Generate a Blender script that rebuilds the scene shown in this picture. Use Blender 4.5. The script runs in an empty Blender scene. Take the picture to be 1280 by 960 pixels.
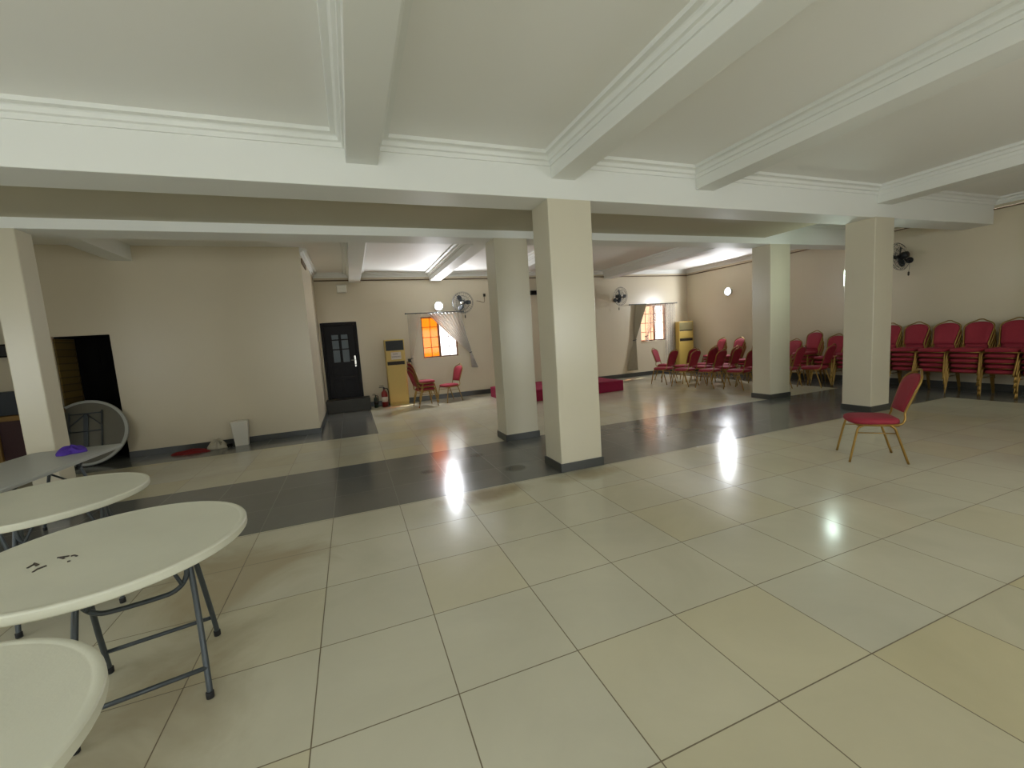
import bpy, bmesh, math, random
from mathutils import Vector, Matrix
random.seed(7)
PI = math.pi
SC = bpy.context.scene
COL = SC.collection

# ------------------------------------------------------------------ camera, world, lights, exposure
def lookrows(yaw, pitch, roll):
    cy, sy = math.cos(yaw), math.sin(yaw)
    f = Vector((sy*math.cos(pitch), cy*math.cos(pitch), math.sin(pitch)))
    r = Vector((cy, -sy, 0)); u = r.cross(f)
    c, s = math.cos(roll), math.sin(roll)
    return c*r + s*u, -s*r + c*u, f

cam_d = bpy.data.cameras.new('camera'); cam = bpy.data.objects.new('camera', cam_d); COL.objects.link(cam)
cam_d.sensor_width = 36; cam_d.lens = 527.116/1280*36; cam_d.clip_start = 0.02; cam_d.clip_end = 200
R_, U_, F_ = lookrows(0.358825, -0.110137, -0.067024)
cam.matrix_world = Matrix(((R_.x, U_.x, -F_.x, 0), (R_.y, U_.y, -F_.y, 0), (R_.z, U_.z, -F_.z, 1.5548), (0, 0, 0, 1)))
SC.camera = cam

SC.view_settings.view_transform = 'Standard'; SC.view_settings.look = 'None'
SC.view_settings.exposure = 0.0; SC.view_settings.gamma = 1.0; SC.view_settings.use_curve_mapping = False
try:
    SC.cycles.max_bounces = 10; SC.cycles.diffuse_bounces = 6; SC.cycles.use_denoising = True
    SC.cycles.caustics_reflective = False; SC.cycles.sample_clamp_indirect = 6
except Exception: pass

W = bpy.data.worlds.new('world'); SC.world = W; W.use_nodes = True
bg = W.node_tree.nodes['Background']; bg.inputs[0].default_value = (1.0, .96, .90, 1); bg.inputs[1].default_value = 3.2

def area(name, loc, aim, sx, sy, power, color):
    l = bpy.data.lights.new(name, 'AREA'); l.shape = 'RECTANGLE'; l.size = sx; l.size_y = sy; l.energy = power; l.color = color
    o = bpy.data.objects.new(name, l); COL.objects.link(o); o.location = loc
    o.rotation_euler = (Vector(aim)).to_track_quat('-Z', 'Y').to_euler(); return o
area('daylight_near_window', (-0.9, -2.62, 1.65), (0, 1, 0), 3.0, 1.5, 64, (.80, .95, 1.0))
area('daylight_near_window_right', (5.0, -2.62, 1.65), (0, 1, 0), 2.4, 1.4, 62, (.90, .98, 1.0))
area('daylight_left_window', (-5.92, 1.0, 1.6), (1, 0, 0), 3.0, 1.5, 42, (.78, .93, 1.0))
for nm, x, z, sx, sz in (('sky_portal', 2.315, 1.70, .97, 1.1), ('sky_portal', 9.475, 1.72, 1.05, 1.18)):
    p = area(nm, (x, 11.74, z), (0, -1, 0), sx, sz, 1, (1, 1, 1)); p.data.cycles.is_portal = True
sun_d = bpy.data.lights.new('sun', 'SUN'); sun_d.energy = 22; sun_d.angle = math.radians(.6); sun_d.color = (1, .86, .66)
sun = bpy.data.objects.new('sun', sun_d); COL.objects.link(sun)
sun.rotation_euler = Vector((-.85, -.42, -1.15)).to_track_quat('-Z', 'Y').to_euler()

# ------------------------------------------------------------------ materials
def hexc(r, g, b):
    f = lambda c: (c/255/12.92) if c/255 <= .04045 else ((c/255+.055)/1.055)**2.4
    return (f(r), f(g), f(b), 1)

def mat(name, rgb, rough=.5, metal=0, spec=.5, var=0, scale=6, bump=0, bscale=40, coat=0):
    m = bpy.data.materials.new(name); m.use_nodes = True; nt = m.node_tree; n = nt.nodes; b = n['Principled BSDF']
    c = hexc(*rgb); b.inputs['Base Color'].default_value = c; b.inputs['Roughness'].default_value = rough
    b.inputs['Metallic'].default_value = metal; b.inputs['Specular IOR Level'].default_value = spec
    b.inputs['Coat Weight'].default_value = coat; b.inputs['Coat Roughness'].default_value = .15
    if var or bump:
        tc = n.new('ShaderNodeTexCoord')
    if var:
        t = n.new('ShaderNodeTexNoise'); t.inputs['Scale'].default_value = scale; t.inputs['Detail'].default_value = 5
        nt.links.new(tc.outputs['Object'], t.inputs['Vector'])
        mx = n.new('ShaderNodeMix'); mx.data_type = 'RGBA'
        mx.inputs[6].default_value = [v*(1-var) for v in c[:3]]+[1]; mx.inputs[7].default_value = [min(1, v*(1+var)) for v in c[:3]]+[1]
        nt.links.new(t.outputs['Fac'], mx.inputs[0]); nt.links.new(mx.outputs[2], b.inputs['Base Color'])
    if bump:
        t2 = n.new('ShaderNodeTexNoise'); t2.inputs['Scale'].default_value = bscale; t2.inputs['Detail'].default_value = 4
        nt.links.new(tc.outputs['Object'], t2.inputs['Vector'])
        bp = n.new('ShaderNodeBump'); bp.inputs['Strength'].default_value = bump; bp.inputs['Distance'].default_value = .01
        nt.links.new(t2.outputs['Fac'], bp.inputs['Height']); nt.links.new(bp.outputs['Normal'], b.inputs['Normal'])
    return m

def emit(name, rgb, s):
    m = bpy.data.materials.new(name); m.use_nodes = True; nt = m.node_tree; nt.nodes.remove(nt.nodes['Principled BSDF'])
    e = nt.nodes.new('ShaderNodeEmission'); e.inputs[0].default_value = hexc(*rgb); e.inputs[1].default_value = s
    nt.links.new(e.outputs[0], nt.nodes['Material Output'].inputs[0]); return m

def sheer(name, rgb, transp, transl=.5):
    m = bpy.data.materials.new(name); m.use_nodes = True; nt = m.node_tree; n = nt.nodes; n.remove(n['Principled BSDF'])
    d = n.new('ShaderNodeBsdfDiffuse'); t = n.new('ShaderNodeBsdfTranslucent'); tr = n.new('ShaderNodeBsdfTransparent')
    d.inputs[0].default_value = t.inputs[0].default_value = hexc(*rgb)
    a = n.new('ShaderNodeMixShader'); b = n.new('ShaderNodeMixShader'); a.inputs[0].default_value = transl; b.inputs[0].default_value = transp
    nt.links.new(d.outputs[0], a.inputs[1]); nt.links.new(t.outputs[0], a.inputs[2])
    nt.links.new(a.outputs[0], b.inputs[1]); nt.links.new(tr.outputs[0], b.inputs[2])
    nt.links.new(b.outputs[0], n['Material Output'].inputs[0]); return m

def tinted(name, rgb, gloss=.08):
    m = bpy.data.materials.new(name); m.use_nodes = True; nt = m.node_tree; n = nt.nodes; n.remove(n['Principled BSDF'])
    tr = n.new('ShaderNodeBsdfTransparent'); tr.inputs[0].default_value = rgb+(1,)
    g = n.new('ShaderNodeBsdfGlossy'); g.inputs['Roughness'].default_value = .05
    a = n.new('ShaderNodeMixShader'); a.inputs[0].default_value = gloss
    nt.links.new(tr.outputs[0], a.inputs[1]); nt.links.new(g.outputs[0], a.inputs[2])
    nt.links.new(a.outputs[0], n['Material Output'].inputs[0]); return m

def tile_mat(name, base, grout, rough, x0, y0, size, gw, var, marks, sheen=.5, warm=False):
    m = bpy.data.materials.new(name); m.use_nodes = True; nt = m.node_tree; n = nt.nodes; L = nt.links.new; b = n['Principled BSDF']
    geo = n.new('ShaderNodeNewGeometry'); sep = n.new('ShaderNodeSeparateXYZ'); L(geo.outputs['Position'], sep.inputs[0])
    def M(op, a, bb=None, cc=None):
        k = n.new('ShaderNodeMath'); k.operation = op
        for i, v in enumerate((a, bb, cc)):
            if v is None: continue
            if isinstance(v, (int, float)): k.inputs[i].default_value = v
            else: L(v, k.inputs[i])
        return k.outputs[0]
    u = M('DIVIDE', M('SUBTRACT', sep.outputs[0], x0), size); v = M('DIVIDE', M('SUBTRACT', sep.outputs[1], y0), size)
    iu, iv = M('FLOOR', u), M('FLOOR', v)
    fu = M('ABSOLUTE', M('SUBTRACT', M('SUBTRACT', u, iu), .5)); fv = M('ABSOLUTE', M('SUBTRACT', M('SUBTRACT', v, iv), .5))
    e = M('MAXIMUM', fu, fv); g = M('GREATER_THAN', e, .5-gw/size/2)
    cb = n.new('ShaderNodeCombineXYZ'); L(iu, cb.inputs[0]); L(iv, cb.inputs[1])
    wn = n.new('ShaderNodeTexWhiteNoise'); wn.noise_dimensions = '2D'; L(cb.outputs[0], wn.inputs['Vector'])
    ns = n.new('ShaderNodeTexNoise'); ns.inputs['Scale'].default_value = 1.3; ns.inputs['Detail'].default_value = 5; ns.inputs['Roughness'].default_value = .6
    ns.inputs['Distortion'].default_value = .6
    L(geo.outputs['Position'], ns.inputs['Vector'])
    c = hexc(*base); gc = hexc(*grout)
    mul = M('ADD', M('MULTIPLY_ADD', wn.outputs['Value'], var, 1-var*.5), M('MULTIPLY_ADD', ns.outputs['Fac'], .30, -.15))
    vm = n.new('ShaderNodeVectorMath'); vm.operation = 'SCALE'; vm.inputs[0].default_value = c[:3]; L(mul, vm.inputs['Scale'])
    col = vm.outputs[0]
    if warm:
        lowrow = M('LESS_THAN', sep.outputs[1], y0)
        k_ = M('ADD', M('MULTIPLY', M('POWER', wn.outputs['Value'], 3), .45), M('MULTIPLY', lowrow, .36))
        wm = n.new('ShaderNodeMix'); wm.data_type = 'RGBA'; wm.blend_type = 'MULTIPLY'; L(k_, wm.inputs[0]); L(col, wm.inputs[6]); wm.inputs[7].default_value = (.92, .84, .62, 1); col = wm.outputs[2]
    # brownish foot stains with a shape of their own, and dark round spots
    for (sx, sy, rx, ry, sc, k) in marks:
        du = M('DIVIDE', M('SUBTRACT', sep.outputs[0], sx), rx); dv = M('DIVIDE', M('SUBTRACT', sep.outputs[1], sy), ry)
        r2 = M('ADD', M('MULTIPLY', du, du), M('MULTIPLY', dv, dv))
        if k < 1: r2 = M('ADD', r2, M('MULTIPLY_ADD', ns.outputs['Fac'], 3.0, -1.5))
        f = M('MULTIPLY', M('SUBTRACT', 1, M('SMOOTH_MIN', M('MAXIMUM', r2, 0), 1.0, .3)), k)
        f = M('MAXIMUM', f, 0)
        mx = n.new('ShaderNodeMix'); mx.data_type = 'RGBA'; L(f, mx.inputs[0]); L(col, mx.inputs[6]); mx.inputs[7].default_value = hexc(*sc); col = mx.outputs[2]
    mg = n.new('ShaderNodeMix'); mg.data_type = 'RGBA'; L(g, mg.inputs[0]); L(col, mg.inputs[6]); mg.inputs[7].default_value = gc
    L(mg.outputs[2], b.inputs['Base Color'])
    rr = M('ADD', M('MULTIPLY_ADD', ns.outputs['Fac'], .16, rough-.08), M('MULTIPLY', g, .3)); L(rr, b.inputs['Roughness'])
    b.inputs['Specular IOR Level'].default_value = sheen
    bp = n.new('ShaderNodeBump'); bp.inputs['Strength'].default_value = .15; bp.inputs['Distance'].default_value = .002; bp.invert = True
    L(g, bp.inputs['Height']); L(bp.outputs['Normal'], b.inputs['Normal'])
    return m

def brick_mat(name, c1, c2, mortar, scale):
    m = bpy.data.materials.new(name); m.use_nodes = True; nt = m.node_tree; n = nt.nodes; L = nt.links.new; b = n['Principled BSDF']
    tc = n.new('ShaderNodeTexCoord'); mp = n.new('ShaderNodeMapping'); mp.inputs['Rotation'].default_value = (PI/2, 0, PI/2)
    t = n.new('ShaderNodeTexBrick'); L(tc.outputs['Object'], mp.inputs[0]); L(mp.outputs[0], t.inputs[0])
    t.inputs['Color1'].default_value = hexc(*c1); t.inputs['Color2'].default_value = hexc(*c2); t.inputs['Mortar'].default_value = hexc(*mortar)
    t.inputs['Scale'].default_value = scale; t.inputs['Mortar Size'].default_value = .04
    L(t.outputs['Color'], b.inputs['Base Color']); b.inputs['Roughness'].default_value = .9; return m

M_ = {}
M_['wall'] = mat('cream_gloss_paint', (205, 194, 170), .32, var=.035, scale=1.2, bump=.08, bscale=9)
M_['pillar'] = mat('cream_pillar_paint', (206, 199, 178), .28, var=.035, scale=2, bump=.08, bscale=7)
M_['ceiling'] = mat('ceiling_white_paint', (236, 235, 230), .65, var=.03, scale=.8)
M_['lowceil'] = mat('cream_low_ceiling_shaded', (188, 182, 160), .65, var=.03, scale=.8)  # shade between the beams is put into this darker cream
M_['beam'] = mat('beam_white_paint', (230, 231, 226), .55, var=.02, scale=1)
M_['cream_tile'] = tile_mat('cream_porcelain_tile', (196, 192, 172), (104, 92, 70), .17, .8958, 1.1167, .6, .0055, .07,
    [(1.15, 3.95, .55, .22, (128, 108, 70), .75), (2.3, 3.95, .5, .2, (150, 132, 92), .6), (-.9, 3.4, .7, .6, (150, 128, 90), .5), (-1.0, 2.2, .5, .8, (140, 120, 86), .5)], warm=True)
M_['dark_tile'] = tile_mat('dark_granite_tile', (103, 104, 101), (84, 84, 81), .17, .8958, 4.13, .6, .004, .16,
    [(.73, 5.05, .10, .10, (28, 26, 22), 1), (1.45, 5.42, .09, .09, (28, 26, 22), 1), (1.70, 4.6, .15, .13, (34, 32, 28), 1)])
M_['skirt'] = mat('dark_skirting_tile', (62, 63, 60), .3, var=.1)
M_['landing'] = mat('matt_dark_landing_tile', (58, 56, 50), .5, var=.1)
M_['gold'] = mat('gold_painted_tube', (148, 116, 56), .3, metal=.65, var=.12, scale=14)
M_['red'] = mat('red_upholstery', (146, 34, 52), .75, var=.12, scale=30, bump=.25, bscale=260)
M_['carpet'] = mat('magenta_red_carpet', (138, 22, 58), .95, var=.15, scale=60, bump=.5, bscale=300)
M_['plastic'] = mat('white_moulded_plastic', (206, 205, 188), .42, var=.06, scale=5, bump=.06, bscale=120)
M_['plastic_grey'] = mat('grey_white_plastic', (168, 170, 166), .4, var=.05, scale=5)
M_['under'] = mat('shaded_grey_underside', (104, 101, 90), .6, var=.08)  # grey darkened to carry the shade at the doorway
M_['ink'] = mat('dark_marker_ink', (62, 54, 46), .6)
M_['steel'] = mat('grey_painted_steel', (70, 76, 80), .4, metal=.3, var=.12, scale=12)
M_['rubber'] = mat('black_rubber', (24, 24, 25), .7)
M_['door'] = mat('dark_stained_door', (20, 15, 17), .45, var=.3, scale=8, spec=.2)
M_['black'] = mat('matt_black', (12, 11, 10), .8, spec=.1)
M_['blackp'] = mat('black_plastic', (22, 23, 25), .45)
M_['chrome'] = mat('brushed_metal', (190, 186, 178), .25, metal=1)
M_['glassdark'] = mat('dark_door_glass', (52, 66, 72), .35, spec=.5)
M_['acbody'] = mat('yellowed_cream_plastic', (198, 172, 100), .45, var=.05, scale=2)
M_['acbody2'] = mat('yellow_cream_plastic', (204, 174, 92), .45, var=.05, scale=2)
M_['acgrille'] = mat('grey_grille', (150, 138, 96), .5)
M_['darkslot'] = mat('dark_slot', (34, 27, 18), .6)
M_['paper'] = mat('white_paper', (205, 198, 190), .8)
M_['inkblue'] = mat('print_ink', (56, 48, 66), .8)
M_['frame'] = mat('window_frame_bronze', (120, 84, 60), .4, metal=.3)
M_['bars'] = mat('painted_burglar_bar', (130, 82, 52), .5)
M_['amber'] = tinted('amber_tinted_glass', (.80, .35, .07), .02)
M_['salmon'] = tinted('bronze_tinted_glass', (.74, .56, .45), .02)
M_['clear'] = tinted('clear_glass', (.95, .96, .97), .05)
M_['curtain'] = sheer('grey_white_curtain', (243, 241, 238), .12, .6)
M_['curtain2'] = sheer('beige_grey_curtain', (196, 188, 166), .03, .3)
M_['sheer'] = sheer('white_sheer_curtain', (246, 243, 240), .80, .65)
M_['bulb'] = emit('white_led_bulb', (236, 243, 255), 34)
M_['tube'] = emit('greenish_fluorescent', (226, 255, 236), 14)
M_['exred'] = mat('extinguisher_red', (122, 26, 26), .3)
M_['exgreen'] = mat('extinguisher_dark_green', (24, 42, 28), .35)
M_['white'] = mat('white_enamel', (222, 220, 208), .35)
M_['bin'] = mat('translucent_white_plastic', (206, 202, 190), .35, var=.04)
M_['purple'] = mat('purple_cloth', (74, 44, 150), .8, var=.2, scale=30)
M_['rag'] = mat('dark_red_rag', (120, 20, 20), .9, var=.3, scale=25)
M_['bag'] = mat('pale_plastic_bag', (168, 160, 140), .5, var=.15, scale=20)
M_['brick'] = brick_mat('tan_brickwork', (122, 98, 44), (104, 82, 36), (84, 68, 34), 4.5)
M_['maroon'] = mat('maroon_panel', (52, 24, 28), .6)
M_['slate'] = mat('slate_blue_board', (40, 46, 54), .5)
M_['tan'] = mat('tan_wood', (122, 92, 44), .55, var=.15, scale=10)
M_['conduit'] = mat('brown_conduit', (104, 86, 62), .6)
M_['outwall'] = mat('outside_plaster', (214, 176, 140), .9, var=.1, scale=2)

# ------------------------------------------------------------------ mesh helpers
class MB:
    def __init__(s): s.bm = bmesh.new(); s.mi = 0
    def face(s, vs):
        try:
            f = s.bm.faces.new(vs); f.material_index = s.mi; return f
        except ValueError: return None
    def box(s, x0, x1, y0, y1, z0, z1, m=None):
        v = [s.bm.verts.new(m @ Vector(p) if m else p) for p in ((x0,y0,z0),(x1,y0,z0),(x1,y1,z0),(x0,y1,z0),(x0,y0,z1),(x1,y0,z1),(x1,y1,z1),(x0,y1,z1))]
        for q in ((0,3,2,1),(4,5,6,7),(0,1,5,4),(1,2,6,5),(2,3,7,6),(3,0,4,7)): s.face([v[i] for i in q])
        return s
    def rings(s, rings, closed=True, cap=True, smooth=True):
        R = [[s.bm.verts.new(p) for p in r] for r in rings]; n = len(R[0])
        for a, b in zip(R, R[1:]):
            for i in range(n if closed else n-1):
                j = (i+1) % n; f = s.face([a[i], a[j], b[j], b[i]])
                if f: f.smooth = smooth
        if cap:
            for r, fl in ((R[0], True), (R[-1], False)):
                f = s.face(list(reversed(r)) if fl else r)
        return s
    def tube(s, pts, r, n=10, closed=False):
        P = [Vector(p) for p in pts]; N = len(P); T = []
        for i in range(N):
            a = P[i-1] if (i or closed) else P[0]; b = P[(i+1) % N] if (i < N-1 or closed) else P[-1]
            T.append((b-a).normalized())
        up = Vector((0,0,1)) if abs(T[0].z) < .9 else Vector((1,0,0))
        nr = (up - T[0]*up.dot(T[0])).normalized(); out = []
        for i in range(N):
            nr = (nr - T[i]*nr.dot(T[i])).normalized(); bn = T[i].cross(nr)
            rr = r[i] if isinstance(r, (list, tuple)) else r
            out.append([P[i] + (nr*math.cos(2*PI*k/n) + bn*math.sin(2*PI*k/n))*rr for k in range(n)])
        if closed: out.append(out[0]); s.rings(out, cap=False)
        else: s.rings(out)
        return s
    def lathe(s, prof, n=32, m=None):
        rr = [[(m @ Vector((r*math.cos(2*PI*k/n), r*math.sin(2*PI*k/n), z))) if m else Vector((r*math.cos(2*PI*k/n), r*math.sin(2*PI*k/n), z)) for k in range(n)] for r, z in prof]
        return s.rings(rr)
    def sphere(s, c, r, n=16):
        c = Vector(c)
        return s.lathe([(max(.0005, r*math.sin(PI*i/n)), -r*math.cos(PI*i/n)) for i in range(n+1)], n*2, Matrix.Translation(c))
    def build(s, name, mats, parent=None, bevel=0, seg=2):
        bmesh.ops.remove_doubles(s.bm, verts=s.bm.verts, dist=1e-6)
        bmesh.ops.recalc_face_normals(s.bm, faces=s.bm.faces)
        me = bpy.data.meshes.new(name); s.bm.to_mesh(me); s.bm.free()
        for m in (mats if isinstance(mats, (list, tuple)) else [mats]): me.materials.append(M_[m])
        o = bpy.data.objects.new(name, me); COL.objects.link(o); o.parent = parent
        if bevel:
            b = o.modifiers.new('bevel', 'BEVEL'); b.width = bevel; b.segments = seg; b.limit_method = 'ANGLE'; b.angle_limit = math.radians(40)
        return o

def smooth_path(pts, k=6):
    P = [Vector(p) for p in pts]; out = []
    for i in range(len(P)-1):
        p0 = P[max(i-1, 0)]; p1 = P[i]; p2 = P[i+1]; p3 = P[min(i+2, len(P)-1)]
        for j in range(k):
            t = j/k
            out.append(.5*((2*p1) + (p2-p0)*t + (2*p0-5*p1+4*p2-p3)*t*t + (3*p1-p0-3*p2+p3)*t*t*t))
    out.append(P[-1]); return out

def struct(o): o['kind'] = 'structure'; return o
def tag(o, label, cat, group=None):
    o['label'] = label; o['category'] = cat
    if group: o['group'] = group
    return o
def thing(name, label, cat, loc=(0,0,0), rot=(0,0,0), group=None):
    o = bpy.data.objects.new(name, None); COL.objects.link(o); o.empty_display_size = .1
    o.location = loc; o.rotation_euler = rot; return tag(o, label, cat, group)
def dup(root, loc, rot, label, group=None):
    r = root.copy(); COL.objects.link(r); r.location = loc; r.rotation_euler = rot; r['label'] = label
    if group: r['group'] = group
    for ch in list(root.children):
        c = ch.copy(); COL.objects.link(c); c.parent = r
        for g in ch.children:
            d = g.copy(); COL.objects.link(d); d.parent = c
    return r

# ------------------------------------------------------------------ room shell
XL, XR, YN, YB, ZC = -6.0, 10.9, -2.6, 11.5, 3.42
BX, BY = -.68, 8.65                       # the built-out block at the far left
f = MB()
def quad(x0, x1, y0, y1, mi, z=0):
    f.mi = mi; f.face([f.bm.verts.new(p) for p in ((x0,y0,z),(x1,y0,z),(x1,y1,z),(x0,y1,z))])
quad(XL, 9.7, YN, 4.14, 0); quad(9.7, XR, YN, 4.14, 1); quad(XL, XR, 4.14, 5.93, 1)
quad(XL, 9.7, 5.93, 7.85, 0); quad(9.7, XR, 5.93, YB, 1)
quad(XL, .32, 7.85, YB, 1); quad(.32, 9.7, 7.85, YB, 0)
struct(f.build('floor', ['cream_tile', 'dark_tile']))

c = MB(); c.box(XL-.2, XR+.2, YN-.2, YB+.2, ZC, ZC+.15)
struct(c.build('ceiling', 'ceiling'))
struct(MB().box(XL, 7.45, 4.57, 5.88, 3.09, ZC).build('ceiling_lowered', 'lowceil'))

def wall_holes(name, axis, a0, a1, t0, t1, z1, holes, m='wall'):
    w = MB(); xs = sorted({a0, a1, *[h[0] for h in holes], *[h[1] for h in holes]})
    for p, q in zip(xs, xs[1:]):
        zs = [(0, z1)]
        for h in holes:
            if h[0] <= p and h[1] >= q: zs = [(0, h[2]), (h[3], z1)]
        for za, zb in zs:
            if zb-za < 1e-4: continue
            if axis == 'x': w.box(p, q, t0, t1, za, zb)
            else: w.box(t0, t1, p, q, za, zb)
    return struct(w.build(name, m))
W1 = (1.83, 2.80, 1.15, 2.25); W2 = (8.95, 10.0, 1.13, 2.31); D1 = (-.64, .21, .30, 2.21)
wall_holes('wall_back', 'x', XL-.2, XR+.2, YB, YB+.2, ZC, [W1, W2, D1])
wall_holes('wall_right', 'y', YN-.2, YB+.2, XR, XR+.2, ZC, [])
wall_holes('wall_left', 'y', YN-.2, YB+.2, XL-.2, XL, ZC, [(-.5, 2.5, .85, 2.35)])
wall_holes('wall_near', 'x', XL-.2, XR+.2, YN-.2, YN, ZC, [(-2.4, .6, .9, 2.4), (3.8, 6.2, .95, 2.35)])
DW = (-4.28, -3.57, 0, 2.03)
wall_holes('wall_block_front', 'x', XL, BX, BY, BY+.58, ZC, [DW])
wall_holes('wall_block_side', 'y', BY+.58, YB, BX-.2, BX, ZC, [])

# beams
BXS = [(-3.40, -3.12), (.13, .40), (2.15, 2.43), (4.10, 4.38), (7.60, 7.95)]
nt_ = [0]
def trim(mb, m, bevel=0):
    nt_[0] += 1; return struct(mb.build('trim_%d' % nt_[0], m, None, bevel))
trim(MB().box(XL, XR, 4.15, 4.57, 2.98, ZC), 'beam', .006)
trim(MB().box(XL, XR, 5.88, 6.28, 2.98, ZC), 'beam', .006)
for i, (a, b) in enumerate(BXS):
    trim(MB().box(a, b, YN, 4.15, 3.18, ZC), 'beam', .005)
    trim(MB().box(a, b, 6.28, BY if b < BX else YB, 3.18, ZC), 'beam', .005)
# stepped cove mouldings round every ceiling panel
PROF = [(0, .0), (0, .118), (.018, .118), (.022, .08), (.045, .074), (.052, .045), (.062, .036), (.104, .032), (.108, 0)]
def cove(x0, x1, y0, y1, sides='NSEW', z=ZC):
    mb = MB()
    for sd in sides:
        ends = []
        for e in (0, 1):
            r = []
            for d, h in PROF:
                if sd == 'S': p = ((x0+d, x1-d)[e], y0+d)
                if sd == 'N': p = ((x0+d, x1-d)[e], y1-d)
                if sd == 'W': p = (x0+d, (y0+d, y1-d)[e])
                if sd == 'E': p = (x1-d, (y0+d, y1-d)[e])
                r.append((p[0], p[1], z-h))
            ends.append(r)
        mb.rings(ends, smooth=False)
    trim(mb, 'beam')
xs = [XL] + [v for ab in BXS for v in ab] + [XR]
for a, b in zip(xs[0::2], xs[1::2]):
    cove(a, b, YN, 4.15)
    if b < 0: cove(a, b, 6.28, BY, 'SEW')
    elif a < 0: cove(a, b, 6.28, YB, 'SE'); cove(BX, b, BY, YB, 'NW')
    else: cove(a, b, 6.28, YB)
cove(7.45, XR, 4.57, 5.88)
# dark conduit under the cornice
trim(MB().tube([(BX+.02, YB-.02, 3.235), (XR-.02, YB-.02, 3.235)], .014), 'conduit')
trim(MB().tube([(XR-.02, YB-.02, 3.235), (XR-.02, YN+.02, 3.235)], .014), 'conduit')
trim(MB().box(BX, BX+.025, 8.75, 9.5, 3.16, 3.25), 'conduit', .004)

# skirtings
def base(name, *a): struct(MB().box(*a).build(name, 'skirt', None, .003))
base('baseboard_back', .36, XR, YB-.015, YB, 0, .13)
base('baseboard_right', XR-.015, XR, YN, YB-.015, 0, .13)
base('baseboard_block', DW[1], BX+.015, BY-.015, BY, 0, .10)
base('baseboard_block_side', BX, BX+.015, BY, 11.05, 0, .10)
base('baseboard_block_left', XL, DW[0], BY-.015, BY, 0, .10)
# dark landing in front of the door
nt_[0] += 1; struct(MB().box(BX, .345, 11.05, YB, 0, .30).build('trim_%d' % nt_[0], 'landing', None, .006))

# outside: neighbouring wall and ground beyond the windows
struct(MB().box(-8, 20, 11.7, 15.5, -1.1, -1.0).build('floor_outside', 'outwall'))

# ------------------------------------------------------------------ windows and doors
def window(n, H, glass_split, mats, bar_cols, bar_rows):
    w = bpy.data.objects.new('window_%d' % n, None); COL.objects.link(w); w['kind'] = 'structure'; w.location = (H[0], YB, H[2])
    wd, ht = H[1]-H[0], H[3]-H[2]; t = .035
    fr = MB()
    fr.box(0, wd, .06, .13, 0, t); fr.box(0, wd, .06, .13, ht-t, ht); fr.box(0, t, .06, .13, t, ht-t); fr.box(wd-t, wd, .06, .13, t, ht-t)
    gs = wd*glass_split; fr.box(gs-.02, gs+.02, .07, .12, t, ht-t)
    fr.build('window_frame', 'frame', w)
    MB().box(t, gs-.02, .09, .095, t, ht-t).build('pane', mats[0], w)
    if mats[1]: MB().box(gs+.02, wd-t, .09, .095, t, ht-t).build('pane', mats[1], w)
    b = MB()
    for i in range(1, bar_cols): b.tube([(wd*i/bar_cols, .035, 0), (wd*i/bar_cols, .035, ht)], .008, 8)
    for i in range(1, bar_rows): b.tube([(0, .025, ht*i/bar_rows), (wd, .025, ht*i/bar_rows)], .008, 8)
    b.build('burglar_bars', 'bars', w)
    MB().box(-.02, wd+.02, -.02, .06, -.03, 0).build('window_sill', 'wall', w, .004)
window(1, W1, .48, ('amber', 'clear'), 4, 4)
window(2, W2, .58, ('salmon', 'clear'), 5, 4)

d = bpy.data.objects.new('door_1', None); COL.objects.link(d); d['kind'] = 'structure'; d.location = (D1[0], YB, D1[2])
wd, ht = D1[1]-D1[0], D1[3]-D1[2]
fr = MB(); fr.box(0, .07, -.015, .1, 0, ht); fr.box(wd-.07, wd, -.015, .1, 0, ht); fr.box(.07, wd-.07, -.015, .1, ht-.07, ht)
fr.build('door_frame', 'door', d, .006)
lf = MB(); lf.box(.07, wd-.07, .03, .075, 0, ht-.07); lf.box(0, wd, -.01, .12, -.02, .004)
for (px0, px1, pz0, pz1) in ((.16, .40, .12, .48), (.44, .69, .12, .48), (.16, .40, .56, .82), (.44, .69, .56, .82)):
    lf.box(px0, px1, .015, .03, pz0, pz1); lf.box(px0+.04, px1-.04, .005, .015, pz0+.04, pz1-.04)
for xx in (.22, .40, .44, .62): lf.box(xx-.012, xx+.012, .01, .03, .9, 1.62)
for zz in (.9, 1.24, 1.48, 1.62): lf.box(.21, .63, .01, .03, zz-.014, zz+.014)
leaf = lf.build('door_leaf', 'door', d, .004)
for px0, px1 in ((.235, .39), (.45, .61)):
    for pz0, pz1 in ((.915, 1.225), (1.255, 1.465), (1.495, 1.605)):
        MB().box(px0, px1, .02, .03, pz0, pz1).build('pane', 'glassdark', leaf)
h = MB(); h.box(wd-.135, wd-.095, .018, .03, .78, 1.06); h.tube([(wd-.115, .02, .95), (wd-.115, -.03, .95), (wd-.215, -.03, .95)], .009, 8)
h.sphere((wd-.115, .012, .83), .014, 8); h.build('door_handle', 'chrome', leaf, .002)

d2 = bpy.data.objects.new('door_2', None); COL.objects.link(d2); d2['kind'] = 'structure'; d2.location = (DW[0], BY, 0)
wd = DW[1]-DW[0]
lf = MB(); lf.box(.02, wd, .53, .575, 0, 2.03)
for pz in (.2, .8, 1.4): lf.box(.10, .32, .52, .53, pz, pz+.45); lf.box(.39, .61, .52, .53, pz, pz+.45)
lf.build('door_leaf', 'black', d2, .004)
MB().box(0, .02, .02, .52, 0, 2.0).build('brick_jamb', 'brick', d2)
MB().box(.02, wd, .02, .52, 2.005, 2.03).build('lintel', 'black', d2)
MB().box(wd-.02, wd, .01, .52, 0, 2.0).build('door_jamb', 'black', d2)

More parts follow.
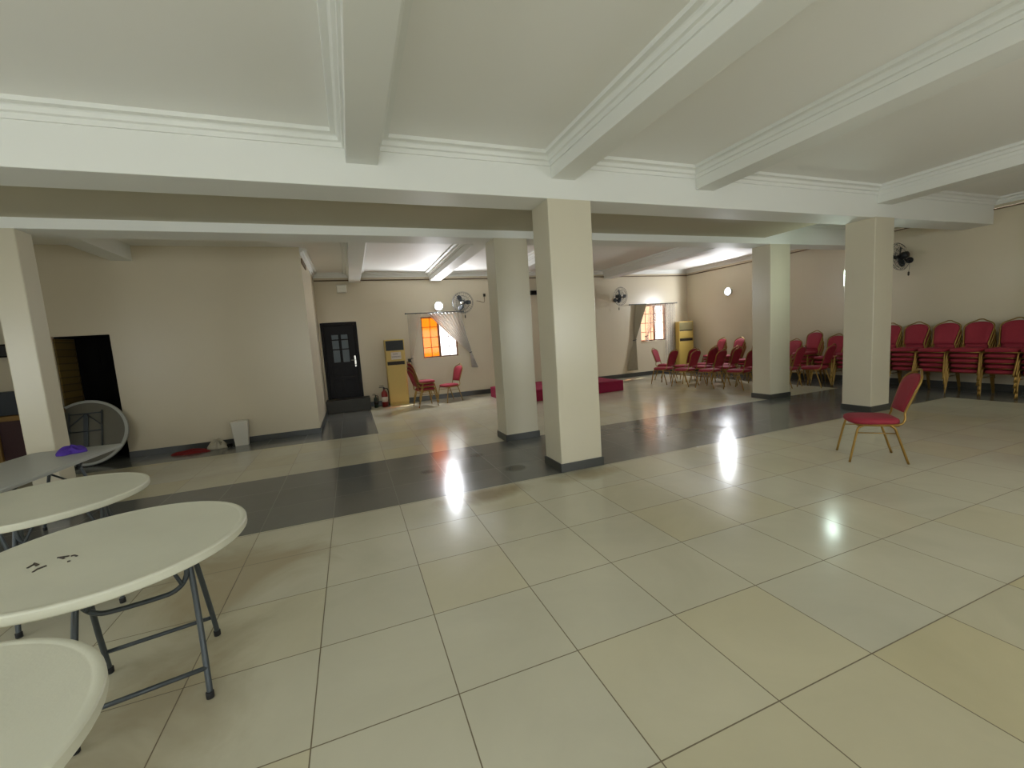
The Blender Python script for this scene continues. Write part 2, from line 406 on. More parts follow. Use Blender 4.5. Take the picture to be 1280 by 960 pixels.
# ------------------------------------------------------------------ pillars
def pillar(x0, x1, y0, y1, label):
    r = thing('pillar', label, 'pillar', ((x0+x1)/2, (y0+y1)/2, 0), group='square pillars of the hall')
    a, b = (x1-x0)/2, (y1-y0)/2
    MB().box(-a, a, -b, b, 0, 2.985).build('shaft', 'pillar', r, .012, 3)
    k = MB(); e = .014
    k.box(-a-e, a+e, -b-e, -b, 0, .1); k.box(-a-e, a+e, b, b+e, 0, .1); k.box(-a-e, -a, -b, b, 0, .1); k.box(a, a+e, -b, b, 0, .1)
    k.build('skirting', 'skirt', r, .003)
pillar(2.09, 2.62, 4.15, 4.56, 'square cream pillar at the near edge of the dark floor band, centre of the hall')
pillar(2.065, 2.59, 5.87, 6.27, 'square cream pillar just behind the central one, hiding the left end of the stage')
pillar(7.60, 8.14, 5.88, 6.28, 'cream pillar with the loose red chairs showing on both sides behind it')
pillar(7.52, 7.98, 4.12, 4.54, 'cream pillar behind the single red chair, nearest to the right wall')
pillar(-3.28, -3.04, 5.88, 6.14, 'cream pillar at the far left rising behind the rectangular white table')

# ------------------------------------------------------------------ folding tables
def table_top(mb, r, t=.04):
    mb.lathe([(.001, .035-t), (r-.03, .035-t), (r-.005, -.004), (r, .002), (r, .029), (r-.004, .0345), (r-.009, .0368), (r-.022, .0372), (r-.027, .0350), (r-.032, .0346), (r*.5, .0348), (.001, .035)], 72)
def wishbone(parent, top, R=.255, U=.225, cx=.07):
    zb = top
    for sv in (-1, 1):
        for su in (-1, 1):
            pts = smooth_path([(cx+su*(U-.03), sv*.05, zb), (cx+su*(U-.03), sv*.055, zb-.09), (cx+su*(U-.02), sv*.095, zb-.22), (cx+su*(U-.008), sv*.17, .26), (cx+su*U, sv*(R-.01), .06), (cx+su*U, sv*R, .012)], 5)
            lg = MB().tube(pts, .0125, 10).build('leg', 'steel', parent)
            e = Vector(pts[-1])
            MB().lathe([(.013, 0), (.0165, .003), (.0165, .03), (.013, .033)], 14, Matrix.Translation((e.x, e.y, 0))).build('foot_cap', 'rubber', lg)
        MB().tube([(cx-U, sv*(R-.032), .13), (cx+U, sv*(R-.032), .13)], .0105, 8).build('crossbar', 'steel', parent)
    y = -.085; a = U-.035
    MB().tube([Vector((cx, 0, 0))+p for p in smooth_path([(-a, y, zb), (-a, y, zb-.10), (-a+.012, y, zb-.18), (-a+.055, y, zb-.225), (-a+.12, y, zb-.235), (a-.12, y, zb-.235), (a-.055, y, zb-.225), (a-.012, y, zb-.18), (a, y, zb-.10), (a, y, zb)], 4)], .011, 10).build('brace', 'steel', parent)
    for su in (-1, 1):
        MB().box(cx+su*(U-.03)-.012, cx+su*(U-.03)+.012, -.14, .14, zb-.03, zb+.0).build('support_rail', 'steel', parent, .003)
        MB().tube([(cx+su*(U-.06), -.10, zb-.20), (cx+su*(U-.14), -.04, zb-.02)], .008, 8).build('fold_strut', 'steel', parent)
def round_table(x, y, rz, label, r=.52, ink=False):
    t = thing('round_table', label, 'table', (x, y, 0), (0, 0, rz), 'white round folding tables')
    mb = MB(); top = .70; mb2 = MB(); table_top(mb, r)
    for v in mb.bm.verts: v.co.z += top
    if ink:
        mb.mi = 1; z = top+.0362; rot = Matrix.Rotation(-rz, 4, 'Z')
        for st in INK:
            mb.tube([rot @ Vector((px-x, py-y, z)) for px, py in st], .004, 6)
    mb.build('tabletop', ['plastic', 'ink'], t)
    t.children[0].data.set_sharp_from_angle(angle=math.radians(28))
    wishbone(t, top)
    return t
INK = [[(-1.344, 2.293), (-1.34, 2.319), (-1.344, 2.335), (-1.316, 2.306)], [(-1.296, 2.234), (-1.294, 2.26), (-1.276, 2.278)], [(-1.344, 2.335), (-1.318, 2.3)], [(-1.296, 2.254), (-1.276, 2.278)], [(-1.276, 2.35), (-1.256, 2.347), (-1.235, 2.344)], [(-1.225, 2.338), (-1.215, 2.341), (-1.199, 2.325)], [(-1.242, 2.325), (-1.265, 2.345)], [(-1.209, 2.278), (-1.2, 2.281)]]
round_table(-1.10, 2.385, math.radians(11), 'white round folding table with two ink scribbles on its top, grey legs in full view', ink=True)
round_table(-1.92, 3.51, math.radians(20), 'white round folding table behind the one with ink scribbles, in front of the rectangular table')
round_table(-1.18, 1.19, math.radians(8), 'white round folding table nearest the camera, cut off by the bottom left corner')
# table leaning on its rim
lean = thing('round_table', 'white round folding table standing on its rim, underside out, against the dark doorway', 'table', (-3.98, 8.30, 0), (0, 0, 0), None)
lean.rotation_euler = (math.radians(-106), 0, 0); lean.location = (-3.98, 8.475, .512)
mb = MB(); table_top(mb, .52); mb.build('tabletop', 'plastic_grey', lean)
for v in lean.children[0].data.vertices: v.co.z *= -1
lean.children[0].data.flip_normals()
lean.rotation_euler = (math.radians(74), 0, math.radians(0))
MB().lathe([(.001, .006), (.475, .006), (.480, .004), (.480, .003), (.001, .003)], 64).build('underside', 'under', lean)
for su in (-1, 1): MB().tube([(su*.2, -.34, .028), (su*.2, .34, .028)], .011, 8).build('leg', 'steel', lean)
for sv in (-.30, .02, .30): MB().tube([(-.2, sv, .040), (.2, sv, .040)], .010, 8).build('crossbar', 'steel', lean)
MB().box(-.03, .03, -.30, .30, .012, .03).build('support_rail', 'steel', lean, .003)
for su in (-1, 1): MB().tube([(su*.2, .1, .04), (su*.02, .28, .03)], .008, 8).build('fold_strut', 'steel', lean)
# rectangular folding table
rt = thing('folding_table', 'rectangular grey-white folding table beside the left pillar with a purple cloth on it', 'table', (-2.70, 4.72, 0), (0, 0, math.radians(-4)))
mb = MB(); w2, l2, rc = .375, .76, .06
def rrect(w, l, r, z, n=6):
    out = []
    for cx, cy, a0 in ((w-r, l-r, 0), (-w+r, l-r, PI/2), (-w+r, -l+r, PI), (w-r, -l+r, 3*PI/2)):
        out += [(cx+r*math.cos(a0+PI/2*k/n), cy+r*math.sin(a0+PI/2*k/n), z) for k in range(n+1)]
    return out
mb.rings([rrect(w2-.03, l2-.03, rc, .70), rrect(w2, l2, rc, .708), rrect(w2, l2, rc, .73), rrect(w2-.008, l2-.008, rc, .738), rrect(w2-.02, l2-.02, rc, .738)], smooth=False)
mb.build('tabletop', 'plastic_grey', rt)
for sv in (-1, 1):
    for su in (-1, 1):
        lg = MB().tube(smooth_path([(su*.10, sv*.50, .70), (su*.12, sv*.51, .58), (su*.25, sv*.56, .1), (su*.27, sv*.57, .012)], 5), .0125).build('leg', 'steel', rt)
        MB().lathe([(.0125, 0), (.0165, .003), (.0165, .03), (.0125, .033)], 14, Matrix.Translation((su*.27, sv*.57, 0))).build('foot_cap', 'rubber', lg)
    MB().tube([(-.245, sv*.555, .14), (.245, sv*.555, .14)], .010, 8).build('crossbar', 'steel', rt)
    MB().tube([(.0, sv*.51, .48), (.0, sv*.16, .69)], .009, 8).build('fold_strut', 'steel', rt)
    MB().tube([(.10, sv*.47, .69), (.17, sv*.40, .60), (.24, sv*.36, .69)], .009, 8).build('fold_strut', 'steel', rt)

# ------------------------------------------------------------------ banquet chairs (front towards +X)
def chair_proto():
    r = thing('banquet_chair', '', 'chair')
    def sup(sx, sy, z, cx=.012, n=40, e=.32):
        return [(cx + sx*math.copysign(abs(math.cos(2*PI*k/n))**(e*1.6), math.cos(2*PI*k/n)), sy*math.copysign(abs(math.sin(2*PI*k/n))**(e*1.6), math.sin(2*PI*k/n)), z) for k in range(n)]
    MB().rings([sup(.195, .185, .398), sup(.213, .203, .405), sup(.218, .207, .425), sup(.212, .202, .445), sup(.19, .18, .458), sup(.13, .125, .466), sup(.04, .04, .469)]).build('seat', 'red', r)
    # back outline in (y, h); h measured up the tilted back
    half = [(.150, 0), (.160, .10), (.172, .20), (.180, .28), (.176, .325), (.150, .365), (.105, .392), (.05, .405), (0, .408)]
    half = [(p.x, p.y) for p in smooth_path([(a, b, 0) for a, b in half], 3)]
    full = [(-a, b) for a, b in half][:-1] + half[::-1]
    def bp(y, h, off): # point on the tilted back, off = forward offset
        z = .520 + h*.955; x = -.228 - h*.30 - .06*h*h + .05*(abs(y)/.18)**2*.3
        return (x+off, y, z)
    def inset(k): return [(y*k, .19+(h-.19)*k) for y, h in full]
    MB().rings([[bp(y, h, -.016) for y, h in inset(.93)], [bp(y, h, -.012) for y, h in inset(.985)], [bp(y, h, .004) for y, h in inset(.985)], [bp(y, h, .017) for y, h in inset(.93)], [bp(y, h, .024) for y, h in inset(.6)]]).build('backrest', 'red', r)
    # hoop: from under the seat, back, up and over, with a raised hand-hold at the crown
    o = [(a*1.02+.010, b*1.02) for a, b in half]
    right = [bp(a, b, -.004) for a, b in o if a > .085]
    crown = [bp(.080, .418, -.006), bp(.055, .430, -.008), bp(.03, .446, -.008), bp(0, .450, -.008)]
    side = [(.05, .202, .395), (-.10, .202, .398), (-.185, .195, .412), (-.215, .182, .46)]
    hp = smooth_path(side + right[::2] + crown, 3)
    loop = hp + [Vector((p.x, -p.y, p.z)) for p in reversed(hp[:-1])]
    MB().tube(loop, .0105, 8).build('back_frame', 'gold', r)
    sf = MB()
    for s in (-1, 1): sf.tube([(.17, s*.203, .392), (-.16, s*.203, .392)], .009, 8)
    sf.tube([(-.16, -.203, .392), (-.16, .203, .392)], .009, 8); sf.tube([(.17, -.203, .392), (.17, .203, .392)], .009, 8)
    sf.build('seat_frame', 'gold', r)
    for s in (-1, 1):
        MB().tube(smooth_path([(.12, s*.208, .394), (.16, s*.212, .375), (.183, s*.214, .33), (.245, s*.232, .0)], 5), .0115, 8).build('leg', 'gold', r)
        MB().tube(smooth_path([(-.09, s*.208, .394), (-.125, s*.211, .37), (-.145, s*.212, .32), (-.245, s*.215, .0)], 5), .0115, 8).build('leg', 'gold', r)
        MB().tube([(.186, s*.214, .315), (-.147, s*.212, .315)], .006, 6).build('stretcher', 'gold', r)
    return r
PROTO = chair_proto(); used = [False]
def chair(x, y, deg, label, group, z=0):
    if not used[0]:
        used[0] = True; PROTO.location = (x, y, z); PROTO.rotation_euler = (0, 0, math.radians(deg)); PROTO['label'] = label; PROTO['group'] = group; return PROTO
    return dup(PROTO, (x, y, z), (0, 0, math.radians(deg)), label, group)
chair(5.17, 2.82, 135, 'single red padded chair with gold frame standing alone on the cream tiles', 'red banquet chairs')
G = 'red banquet chairs'
ORD = ['topmost', 'second from the top', 'third from the top', 'fourth from the top', 'fifth from the top', 'sixth from the top']
def stack(x, y, deg, n, where, dz=.092):
    for k in range(n):
        pos = 'bottom one' if k == 0 and n > 1 else ORD[n-1-k]
        chair(x + .016*k*math.cos(math.radians(deg)) + random.uniform(-.004, .004), y + random.uniform(-.006, .006), deg + random.uniform(-1, 1),
              'red chair, %s of the %s' % (pos, where), 'stacked red banquet chairs', z=k*dz)
# stacks along the right wall, from the right edge of the photo towards the corner
stack(10.30, 3.24, 180, 5, 'stack cut off by the right photo edge')
stack(10.32, 3.68, 179, 5, 'stack just inside the right photo edge')
stack(10.30, 4.12, 181, 5, 'wall stack right of the lone chair')
stack(10.28, 4.56, 178, 5, 'wall stack above the lone chair\'s back')
stack(10.32, 5.02, 180, 5, 'wall stack next right of the near pillar')
stack(10.32, 5.48, 180, 5, 'wall stack half hidden by near right pillar')
stack(10.22, 5.98, 178, 4, 'stack just left of the near right pillar')
stack(10.20, 6.46, 178, 3, 'stack midway between the two right pillars')
stack(10.22, 6.98, 176, 4, 'tallest stack between the two right pillars')
stack(10.20, 7.48, 176, 2, 'wall stack just right of far right pillar')
stack(10.05, 8.42, 170, 2, 'wall stack just left of far right pillar')
stack(10.05, 8.98, 170, 3, 'middle wall stack left of far right pillar')
stack(10.05, 9.62, 168, 3, 'stack nearest the corner air conditioner')
LOOSE = [
 (8.00, 9.36, 104, 'red chair at the stage end of the front loose row'),
 (8.05, 8.62, 102, 'red chair second from the stage end of the front loose row'),
 (8.20, 7.95, 100, 'red chair third from the stage end of the front loose row'),
 (8.42, 7.30, 98, 'red chair at the near end of the front loose row, beside the far right pillar'),
 (8.72, 9.42, 104, 'red chair at the stage end of the second loose row, before the air conditioner'),
 (8.78, 8.76, 100, 'red chair second from the stage end of the second loose row'),
 (8.92, 8.14, 102, 'red chair third from the stage end of the second loose row'),
 (9.10, 7.52, 98, 'red chair at the near end of the second loose row'),
 (9.28, 6.80, 100, 'red loose chair right of the far right pillar, half hidden by it'),
 (9.68, 6.42, 98, 'red loose chair in front of the stacks, between the two right pillars'),
 (9.36, 9.30, 102, 'red chair of the third loose row, stage end, right under the corner lamp'),
 (9.42, 8.62, 100, 'red chair of the third loose row, close to the wall stacks'),
 (8.72, 10.12, 296, 'red chair turned the other way in front of the right-hand window'),
]
for x, y, a, l in LOOSE: chair(x, y, a, l, 'loose red banquet chairs near the right wall')
# by the left-hand window
chair(1.62, 10.52, 10, 'red chair beside the left air conditioner, bottom one of three stacked there', 'red chairs under the left window')
chair(1.63, 10.52, 11, 'red chair beside the left air conditioner, middle one of three stacked there', 'red chairs under the left window', z=.092)
chair(1.64, 10.52, 9, 'red chair beside the left air conditioner, topmost of three stacked there', 'red chairs under the left window', z=.184)
chair(2.32, 10.85, 200, 'red chair with sunlit seat under the left window, facing the air conditioner', 'red chairs under the left window')

# ------------------------------------------------------------------ stage
st = thing('stage', 'low platform covered in magenta red carpet against the back wall', 'stage', (4.95, 9.95, 0))
MB().box(-1.53, 1.53, -.85, .85, 0, .262).build('platform', 'carpet', st, .012, 2)
cl = MB(); N = 24
rows = []
for j in range(13):
    y = -.852+1.70*j/12
    rows.append([(-1.53+3.06*i/N, y, .266 + .004*math.sin(i*1.3+j) + (.03*math.exp(-((i-19)/2.2)**2-((j-11)/1.6)**2))) for i in range(N+1)])
cl.rings(rows, closed=False, cap=False); cv = cl.build('carpet_cover', 'carpet', st)
s = cv.modifiers.new('thick', 'SOLIDIFY'); s.thickness = .006

# ------------------------------------------------------------------ air conditioners
def text_mesh(body, size, m, parent, loc, name):
    cu = bpy.data.curves.new('t', 'FONT'); cu.body = body; cu.size = size; cu.align_x = 'CENTER'; cu.align_y = 'CENTER'; cu.extrude = .0006
    o = bpy.data.objects.new('t', cu); COL.objects.link(o)
    dg = bpy.context.evaluated_depsgraph_get(); me = bpy.data.meshes.new_from_object(o.evaluated_get(dg)); bpy.data.objects.remove(o)
    me.materials.clear(); me.materials.append(M_[m]); o = bpy.data.objects.new(name, me); COL.objects.link(o); o.parent = parent
    o.location = loc; o.rotation_euler = (PI/2, 0, 0); return o
def ac_unit(x, y, rz, label, body, dark_top, w=.49, h=1.70, dp=.27):
    r = thing('air_conditioner', label, 'air conditioner', (x, y, 0), (0, 0, rz), 'floor-standing air conditioners')
    a = w/2
    mb = MB(); mb.box(-a, a, -dp/2, dp/2, .06, h); mb.build('body', body, r, .012, 3)
    MB().box(-a+.01, a-.01, -dp/2+.01, dp/2-.01, 0, .06).build('base', body, r, .004)
    MB().box(-a+.02, a-.02, -dp/2-.012, -dp/2, .09, 1.02).build('lower_panel', body, r, .006)
    MB().box(-a+.02, a-.02, -dp/2-.012, -dp/2, 1.17, 1.40 if dark_top else 1.38).build('upper_panel', body, r, .006)
    g = MB(); g.box(-a+.025, a-.025, -dp/2-.008, -dp/2, 1.42, 1.67)
    for i in range(9): g.box(-a+.03, a-.03, -dp/2-.016, -dp/2-.008, 1.432+i*.027, 1.442+i*.027)
    g.build('grille', 'blackp' if dark_top else 'acgrille', r)
    k = MB(); k.box(-a+.03, a-.03, -dp/2-.004, -dp/2, 1.05, 1.14)
    if not dark_top: k.box(-a+.03, a-.03, -dp/2-.012, -dp/2-.0, 1.385, 1.415)
    for i in range(8): k.box(-a+.05+i*.055, -a+.054+i*.055, -dp/2-.01, -dp/2-.004, 1.055, 1.135)
    k.build('air_slot', 'darkslot', r)
    return r
ac = ac_unit(1.065, 11.335, 0, 'yellowed floor-standing air conditioner with a paper notice, between the back door and left window', 'acbody', True)
n_ = MB().box(.015-.125, .015+.125, -.152, -.149, 1.19, 1.375).build('notice', 'paper', ac)
text_mesh('NOT', .055, 'inkblue', n_, (.0, -.1525, 1.325), 'lettering'); text_mesh('WORKING', .048, 'inkblue', n_, (.015, -.1525, 1.255), 'lettering')
ac_unit(10.52, 11.28, math.radians(-12), 'yellow floor-standing air conditioner in the far right corner behind the red chairs', 'acbody2', False, w=.52)

# ------------------------------------------------------------------ fire extinguishers
def extinguisher(x, y, s, body, label):
    r = thing('fire_extinguisher', label, 'fire extinguisher', (x, y, 0))
    MB().lathe([(.06*s, 0), (.072*s, .008), (.072*s, .30*s), (.062*s, .35*s), (.03*s, .385*s), (.022*s, .40*s), (.022*s, .42*s)], 24).build('cylinder', body, r)
    v = MB(); v.box(-.02*s, .02*s, -.02*s, .02*s, .42*s, .46*s); v.box(-.11*s, .01*s, -.012*s, .012*s, .46*s, .475*s); v.box(-.10*s, 0, -.01*s, .01*s, .495*s, .508*s); v.build('valve', 'blackp', r, .003)
    MB().tube(smooth_path([(.02*s, 0, .44*s), (.08*s, -.02, .42*s), (.095*s, -.03, .3*s), (.085*s, -.03, .14*s)], 5), .010*s, 8).build('hose', 'rubber', r)
    MB().lathe([(.0735*s, .12*s), (.0735*s, .24*s)], 24).build('sticker', 'paper' if body == 'exred' else 'darkslot', r)
extinguisher(.70, 11.22, 1.08, 'exred', 'red fire extinguisher standing against the side of the left air conditioner')
extinguisher(.48, 11.24, .70, 'exgreen', 'small dark green extinguisher on the floor between the landing and the red extinguisher')

# ------------------------------------------------------------------ curtains and rods
def rod(x0, x1, z, label):
    r = thing('curtain_rod', label, 'curtain rod', (x0, YB, z), group='curtain rods')
    L = x1-x0
    MB().tube([(0, -.09, 0), (L, -.09, 0)], .012, 10).build('pole', 'steel', r)
    for q in (-.02, L+.02): MB().sphere((q, -.09, 0), .022, 8).build('finial', 'steel', r)
    for q in (.25, L-.1): MB().tube([(q, 0, -.01), (q, -.09, -.01)], .008, 8).build('bracket', 'steel', r)
rod(1.46, 2.98, 2.35, 'dark curtain rod above the amber left window')
rod(8.48, 10.34, 2.335, 'curtain rod above the right-hand window near the corner')
def curtain(name_label, m, top0, top1, tie, bottom0, bottom1, pleats, tiew=.05, y=YB-.09, sag=.0):
    """hangs from top0..top1 (x,z), is gathered at tie (x,z), falls to bottom0..bottom1"""
    r = thing('curtain', name_label, 'curtain', (tie[0], y, tie[1]), group='window curtains')
    NU, NV = pleats*8, 26; rows = []
    for j in range(NV+1):
        v = j/NV; row = []
        for i in range(NU+1):
            u = i/NU
            T = Vector((top0[0]+(top1[0]-top0[0])*u, top0[1]+(top1[1]-top0[1])*u))
            G_ = Vector((tie[0]+(u-.5)*tiew, tie[1]+(u-.5)*tiew*.5)); B = Vector((bottom0[0]+(bottom1[0]-bottom0[0])*u, bottom0[1]+(bottom1[1]-bottom0[1])*u))
            if v < .7:
                s_ = v/.7; p = T.lerp(G_, s_ ); p.y -= sag*math.sin(PI*s_)*(1-.4*u); amp = .030*(1-s_)+.016
            else:
                s_ = (v-.7)/.3; p = G_.lerp(B, s_**.8); amp = .016+.02*s_
            row.append((p.x-tie[0], amp*math.sin(2*PI*pleats*u+.6*math.sin(v*5)) , p.y-tie[1]))
        rows.append(row)
    mb = MB(); mb.rings(rows, closed=False, cap=False); c = mb.build('fabric', m, r)
    s_ = c.modifiers.new('thick', 'SOLIDIFY'); s_.thickness = .002
    MB().tube([(tiew*.62*math.cos(a), .028*math.sin(a), .012*math.cos(a)) for a in [2*PI*k/16 for k in range(16)]], .012, 8, closed=True).build('tieback', 'slate', r)
    return r
curtain('grey-white curtain swept right across the left window and tied at its lower right', 'curtain', (2.0, 2.34), (2.92, 2.34), (3.12, 1.22), (3.12, .80), (3.30, .78), 9, sag=.02)
curtain('white sheer curtain gathered at the left side of the left window', 'sheer', (1.48, 2.34), (1.84, 2.34), (1.50, 1.17), (1.46, .80), (1.58, .80), 5)
curtain('grey-beige curtain tied back at the left side of the right-hand window', 'curtain2', (8.70, 2.325), (9.12, 2.325), (8.62, 1.20), (8.30, .22), (8.70, .22), 6, tiew=.10)
cs = thing('curtain', 'white sheer curtain hanging straight at the right side of the right-hand window', 'curtain', (10.08, YB-.09, 2.325), group='window curtains')
rows = [[((i/48-.5)*.42, .028*math.sin(2*PI*7*i/48+j*.15), -2.0*j/16) for i in range(49)] for j in range(17)]
mb = MB(); mb.rings(rows, closed=False, cap=False); o = mb.build('fabric', 'sheer', cs); o.modifiers.new('thick', 'SOLIDIFY').thickness = .002
curtain('thin white net draped diagonally across the middle of the right-hand window', 'sheer', (9.30, 2.325), (9.95, 2.325), (9.12, 1.30), (9.05, 1.14), (9.22, 1.14), 6, y=YB-.06, tiew=.1)

# ------------------------------------------------------------------ wall fans
def wall_fan(loc, wall_rz, yaw, tilt, label):
    """base on the wall plane; local -Y points into the room"""
    r = thing('wall_fan', label, 'fan', loc, (0, 0, wall_rz), 'wall fans')
    MB().lathe([(.055, 0), (.06, .006), (.06, .03), (.045, .045)], 20, Matrix.Rotation(PI/2, 4, 'X')).build('wall_plate', 'blackp', r)
    MB().tube(smooth_path([(0, -.03, 0), (0, -.10, -.02), (0, -.16, .01), (0, -.20, .07)], 5), .016, 10).build('arm', 'blackp', r)
    Mh = Matrix.Translation((0, -.20, .10)) @ Matrix.Rotation(yaw, 4, 'Z') @ Matrix.Rotation(PI/2+tilt, 4, 'X')   # +z of head = blowing direction
    MB().lathe([(.03, -.07), (.062, -.06), (.07, -.01), (.07, .04), (.05, .065), (.012, .068), (.012, .11)], 24, Mh).build('motor', 'blackp', r)
    cg = MB(); Rc = .285
    for zz, rr in ((.085, Rc), (.06, Rc*.92), (.125, Rc*.93), (.052, Rc*.62), (.147, Rc*.66), (.15, Rc*.36), (.085, Rc*1.0)):
        cg.tube([Mh @ Vector((rr*math.cos(2*PI*k/36), rr*math.sin(2*PI*k/36), zz)) for k in range(36)], .0035, 6, closed=True)
    for k in range(28):
        a = 2*PI*k/28; cs_, sn = math.cos(a), math.sin(a)
        cg.tube([Mh @ Vector((q*cs_, q*sn, z)) for q, z in ((.07, .045), (Rc*.62, .052), (Rc*.92, .06), (Rc, .085), (Rc*.93, .125), (Rc*.66, .147), (.05, .152))], .0017, 5)
    cg.build('cage', 'steel', r)
    MB().lathe([(.001, .148), (.045, .15), (.045, .157), (.001, .16)], 20, Mh).build('badge', 'chrome', r)
    hb = MB().lathe([(.03, .085), (.036, .09), (.036, .115), (.02, .125)], 18, Mh).build('hub', 'blackp', r)
    for b in range(3):
        mb = MB(); rw = []
        for i in range(9):
            t = i/8; rr = .03+.195*t; wdt = .05+.075*math.sin(PI*min(1, t*.75+.15)); tw = .55-.25*t
            rw.append([Mh @ Vector((rr*math.cos(b*2*PI/3+q*wdt/rr*.5*min(1, rr*7)), rr*math.sin(b*2*PI/3+q*wdt/rr*.5*min(1, rr*7)), .10+q*.5*wdt*math.sin(tw))) for q in (-1, -.5, 0, .5, 1)])
        mb.rings(rw, closed=False, cap=False); bl = mb.build('blade', 'blackp', hb); bl.modifiers.new('thick', 'SOLIDIFY').thickness = .003
    MB().tube(smooth_path([(.02, -.14, -.01), (.06, -.14, -.10), (.05, -.14, -.24)], 4), .003, 6).build('pull_cord', 'steel', r)
    MB().lathe([(.006, 0), (.016, .015), (.016, .07), (.008, .085)], 12, Matrix.Translation((.05, -.14, -.32))).build('cord_knob', 'darkslot', r)
    return r
wall_fan((2.98, YB, 2.48), 0, math.radians(-22), math.radians(8), 'black wall fan above the left window beside the bright lamp')
wall_fan((7.98, YB, 2.50), 0, math.radians(12), math.radians(4), 'black wall fan to the left of the right-hand window, head turned right')
wall_fan((XR, 5.34, 2.58), -PI/2, math.radians(-92), math.radians(8), 'black wall fan on the right wall beside the near right pillar')

# ------------------------------------------------------------------ lamps and small wall fittings
def wall_lamp(x, y, z, rz, label, power):
    r = thing('wall_lamp', label, 'lamp', (x, y, z), (0, 0, rz), 'bright round lamps on the walls')
    R90 = Matrix.Rotation(PI/2, 4, 'X')
    MB().lathe([(.10, 0), (.12, .008), (.13, .045), (.125, .055), (.112, .055), (.112, .04)], 32, R90).build('housing', 'white', r)
    MB().lathe([(.001, .034), (.111, .034), (.09, .046), (.05, .051), (.001, .053)], 32, R90).build('diffuser', 'bulb', r)
    l = bpy.data.lights.new('lamp_light', 'SPOT'); l.energy = power; l.color = (.93, .96, 1); l.shadow_soft_size = .10; l.spot_size = math.radians(176); l.spot_blend = .25
    o = bpy.data.objects.new('lamp_light', l); COL.objects.link(o); o.parent = r; o.location = (0, -.10, 0); o.rotation_euler = (-PI/2, 0, 0)
wall_lamp(2.34, YB, 2.52, 0, 'glaring white lamp on the back wall above the left window', 175)
wall_lamp(XR, 9.80, 2.50, -PI/2, 'glaring white lamp on the right wall above the red chairs', 165)
tl = thing('tube_lamp', 'short white tube lamp behind the near right pillar, only its edge showing', 'lamp', (7.63, 4.54, 2.0))
MB().box(-.025, .025, .0, .03, 0, .30).build('batten', 'white', tl, .004)
MB().tube([(0, .05, .03), (0, .05, .27)], .015, 12).build('tube', 'tube', tl)
for zz in (.0, .27): MB().box(-.015, .015, .03, .066, zz, zz+.03).build('tube_holder', 'white', tl, .003)
l = bpy.data.lights.new('tube_light', 'POINT'); l.energy = 11; l.color = (.80, 1, .90); l.shadow_soft_size = .08
o = bpy.data.objects.new('tube_light', l); COL.objects.link(o); o.parent = tl; o.location = (.20, .30, .25)

jb = thing('junction_box', 'small white box on the back wall above the dark door', 'wall box', (-.05, YB, 3.03))
MB().box(-.12, .12, -.09, 0, -.1, .1).build('casing', 'white', jb, .02, 3)
MB().box(-.10, .10, -.1, -.09, -.08, .08).build('cover', 'white', jb, .008)
sp = thing('wall_box', 'small black box high on the back wall, seen between the two central pillars', 'wall box', (5.22, YB, 2.80))
MB().box(-.18, .30, -.12, 0, -.06, .06).build('casing', 'blackp', sp, .008)
MB().box(-.16, .28, -.128, -.12, -.045, .045).build('front_grille', 'black', sp, .004)
bb = thing('wall_shelf', 'black box shelf on the wall left of the far left pillar', 'shelf', (-4.82, BY, 1.76))
MB().box(-.35, .22, -.16, 0, 0, .19).build('casing', 'black', bb, .006); MB().box(-.33, .20, -.165, -.16, .02, .17).build('front', 'blackp', bb)
sw = thing('socket', 'dark switch with a cord on the wall right of the left air conditioner', 'socket', (1.44, YB, 1.12))
MB().box(-.04, .04, -.03, 0, -.05, .05).build('plate', 'blackp', sw, .006)
MB().tube(smooth_path([(0, -.03, 0), (.05, -.05, -.05), (.03, -.04, -.16)], 4), .008, 8).build('cord', 'blackp', sw)
for i, (xx, lb) in enumerate(((4.05, 'dark hook with a wire on the back wall left of the second central pillar'),)):
    hk = thing('wall_hook', lb, 'hook', (3.66, YB, 2.78))
    MB().box(-.03, .03, -.03, 0, -.04, .04).build('plate', 'darkslot', hk, .005)
    MB().tube(smooth_path([(0, -.02, -.04), (-.03, -.03, -.2), (-.14, -.03, -.17), (-.24, -.03, -.15)], 5), .006, 6).build('wire', 'conduit', hk)

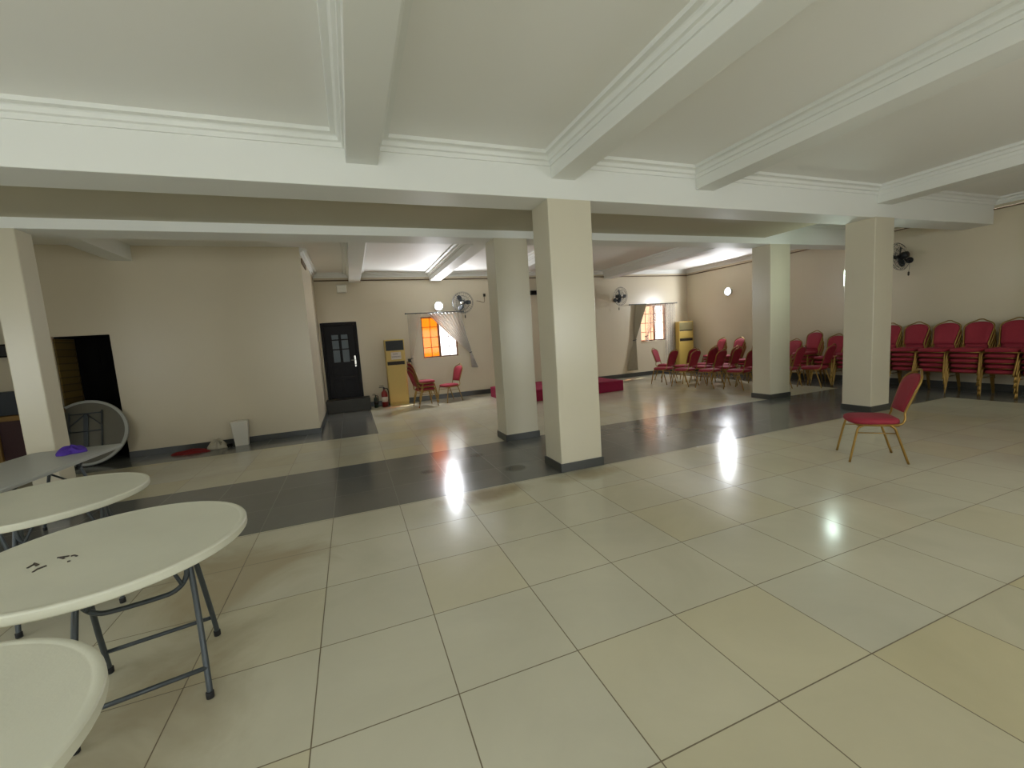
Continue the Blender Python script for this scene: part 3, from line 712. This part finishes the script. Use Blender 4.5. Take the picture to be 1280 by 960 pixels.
# ------------------------------------------------------------------ things on the floor and tables
def blob(name, m, label, cat, loc, sx, sy, sz, seed, n=20, flat=.35):
    rnd = random.Random(seed); ph = [rnd.uniform(0, 6) for _ in range(6)]
    mb = MB(); rings = []
    for j in range(11):
        t = j/10; a = t*PI/2; row = []
        for k in range(n*2):
            th = 2*PI*k/(n*2)
            w = 1+.16*math.sin(3*th+ph[0])+.10*math.sin(5*th+ph[1])+.06*math.sin(9*th+ph[2])
            rr = math.cos(a)*w+.02; hh = math.sin(a)*(1+.22*math.sin(4*th+ph[3]+3*t)+.15*math.sin(7*th+ph[4]-4*t))
            row.append((sx*rr*math.cos(th), sy*rr*math.sin(th), max(.001, sz*hh) if j else 0))
        rings.append(row)
    mb.rings(rings); o = mb.build(name, m); o.location = loc; return tag(o, label, cat)
blob('cloth', 'purple', 'small crumpled purple cloth on the far end of the rectangular table', 'cloth', (-2.58, 5.2, .7385), .10, .11, .06, 3)
blob('rag', 'rag', 'dark red rag lying on the dark tiles by the block wall', 'rag', (-2.62, 8.36, 0.0005), .24, .13, .05, 5)
blob('plastic_bag', 'bag', 'pale crumpled bag between the red rag and the white bin', 'bag', (-2.28, 8.46, .0005), .13, .10, .13, 9)
mop = thing('hand_brush', 'black hand brush lying against the white bin', 'brush', (-2.13, 8.44, 0))
MB().tube([(-.10, 0, .10), (.02, .02, .03)], .010, 8).build('handle', 'blackp', mop); MB().box(-.02, .06, -.02, .05, 0, .05).build('bristles', 'black', mop, .006)
bn = thing('bin', 'white plastic bin standing against the block wall', 'bin', (-1.93, 8.50, 0), (0, 0, math.radians(6)))
mb = MB(); mb.rings([rrect(.10, .085, .02, .0), rrect(.128, .105, .025, .40), rrect(.134, .111, .025, .40), rrect(.134, .111, .025, .415), rrect(.122, .099, .025, .415), rrect(.096, .080, .02, .01)], smooth=False)
mb.build('tub', 'bin', bn); MB().rings([rrect(.13, .107, .025, .416), rrect(.13, .107, .025, .424), rrect(.10, .08, .02, .43)], smooth=False).build('lid', 'white', bn)
# counter at the extreme left, behind the pillar
ct = thing('counter', 'wooden counter with maroon panel and slate upper board at the left edge, behind the pillar', 'counter', (-4.95, 7.95, 0))
MB().box(-.45, .75, 0, .5, .08, .86).build('maroon_panel', 'maroon', ct, .004); MB().box(-.47, .77, -.03, .52, .86, .93).build('worktop', 'tan', ct, .006)
MB().box(-.45, .75, .12, .42, .93, 1.26).build('upper_board', 'slate', ct, .006)
for q in (-.45, .19): MB().box(q, q+.10, -.04, 0, 0, .86).build('post', 'tan', ct, .004)
MB().box(-.43, .73, .02, .48, 0, .08).build('plinth', 'maroon', ct)
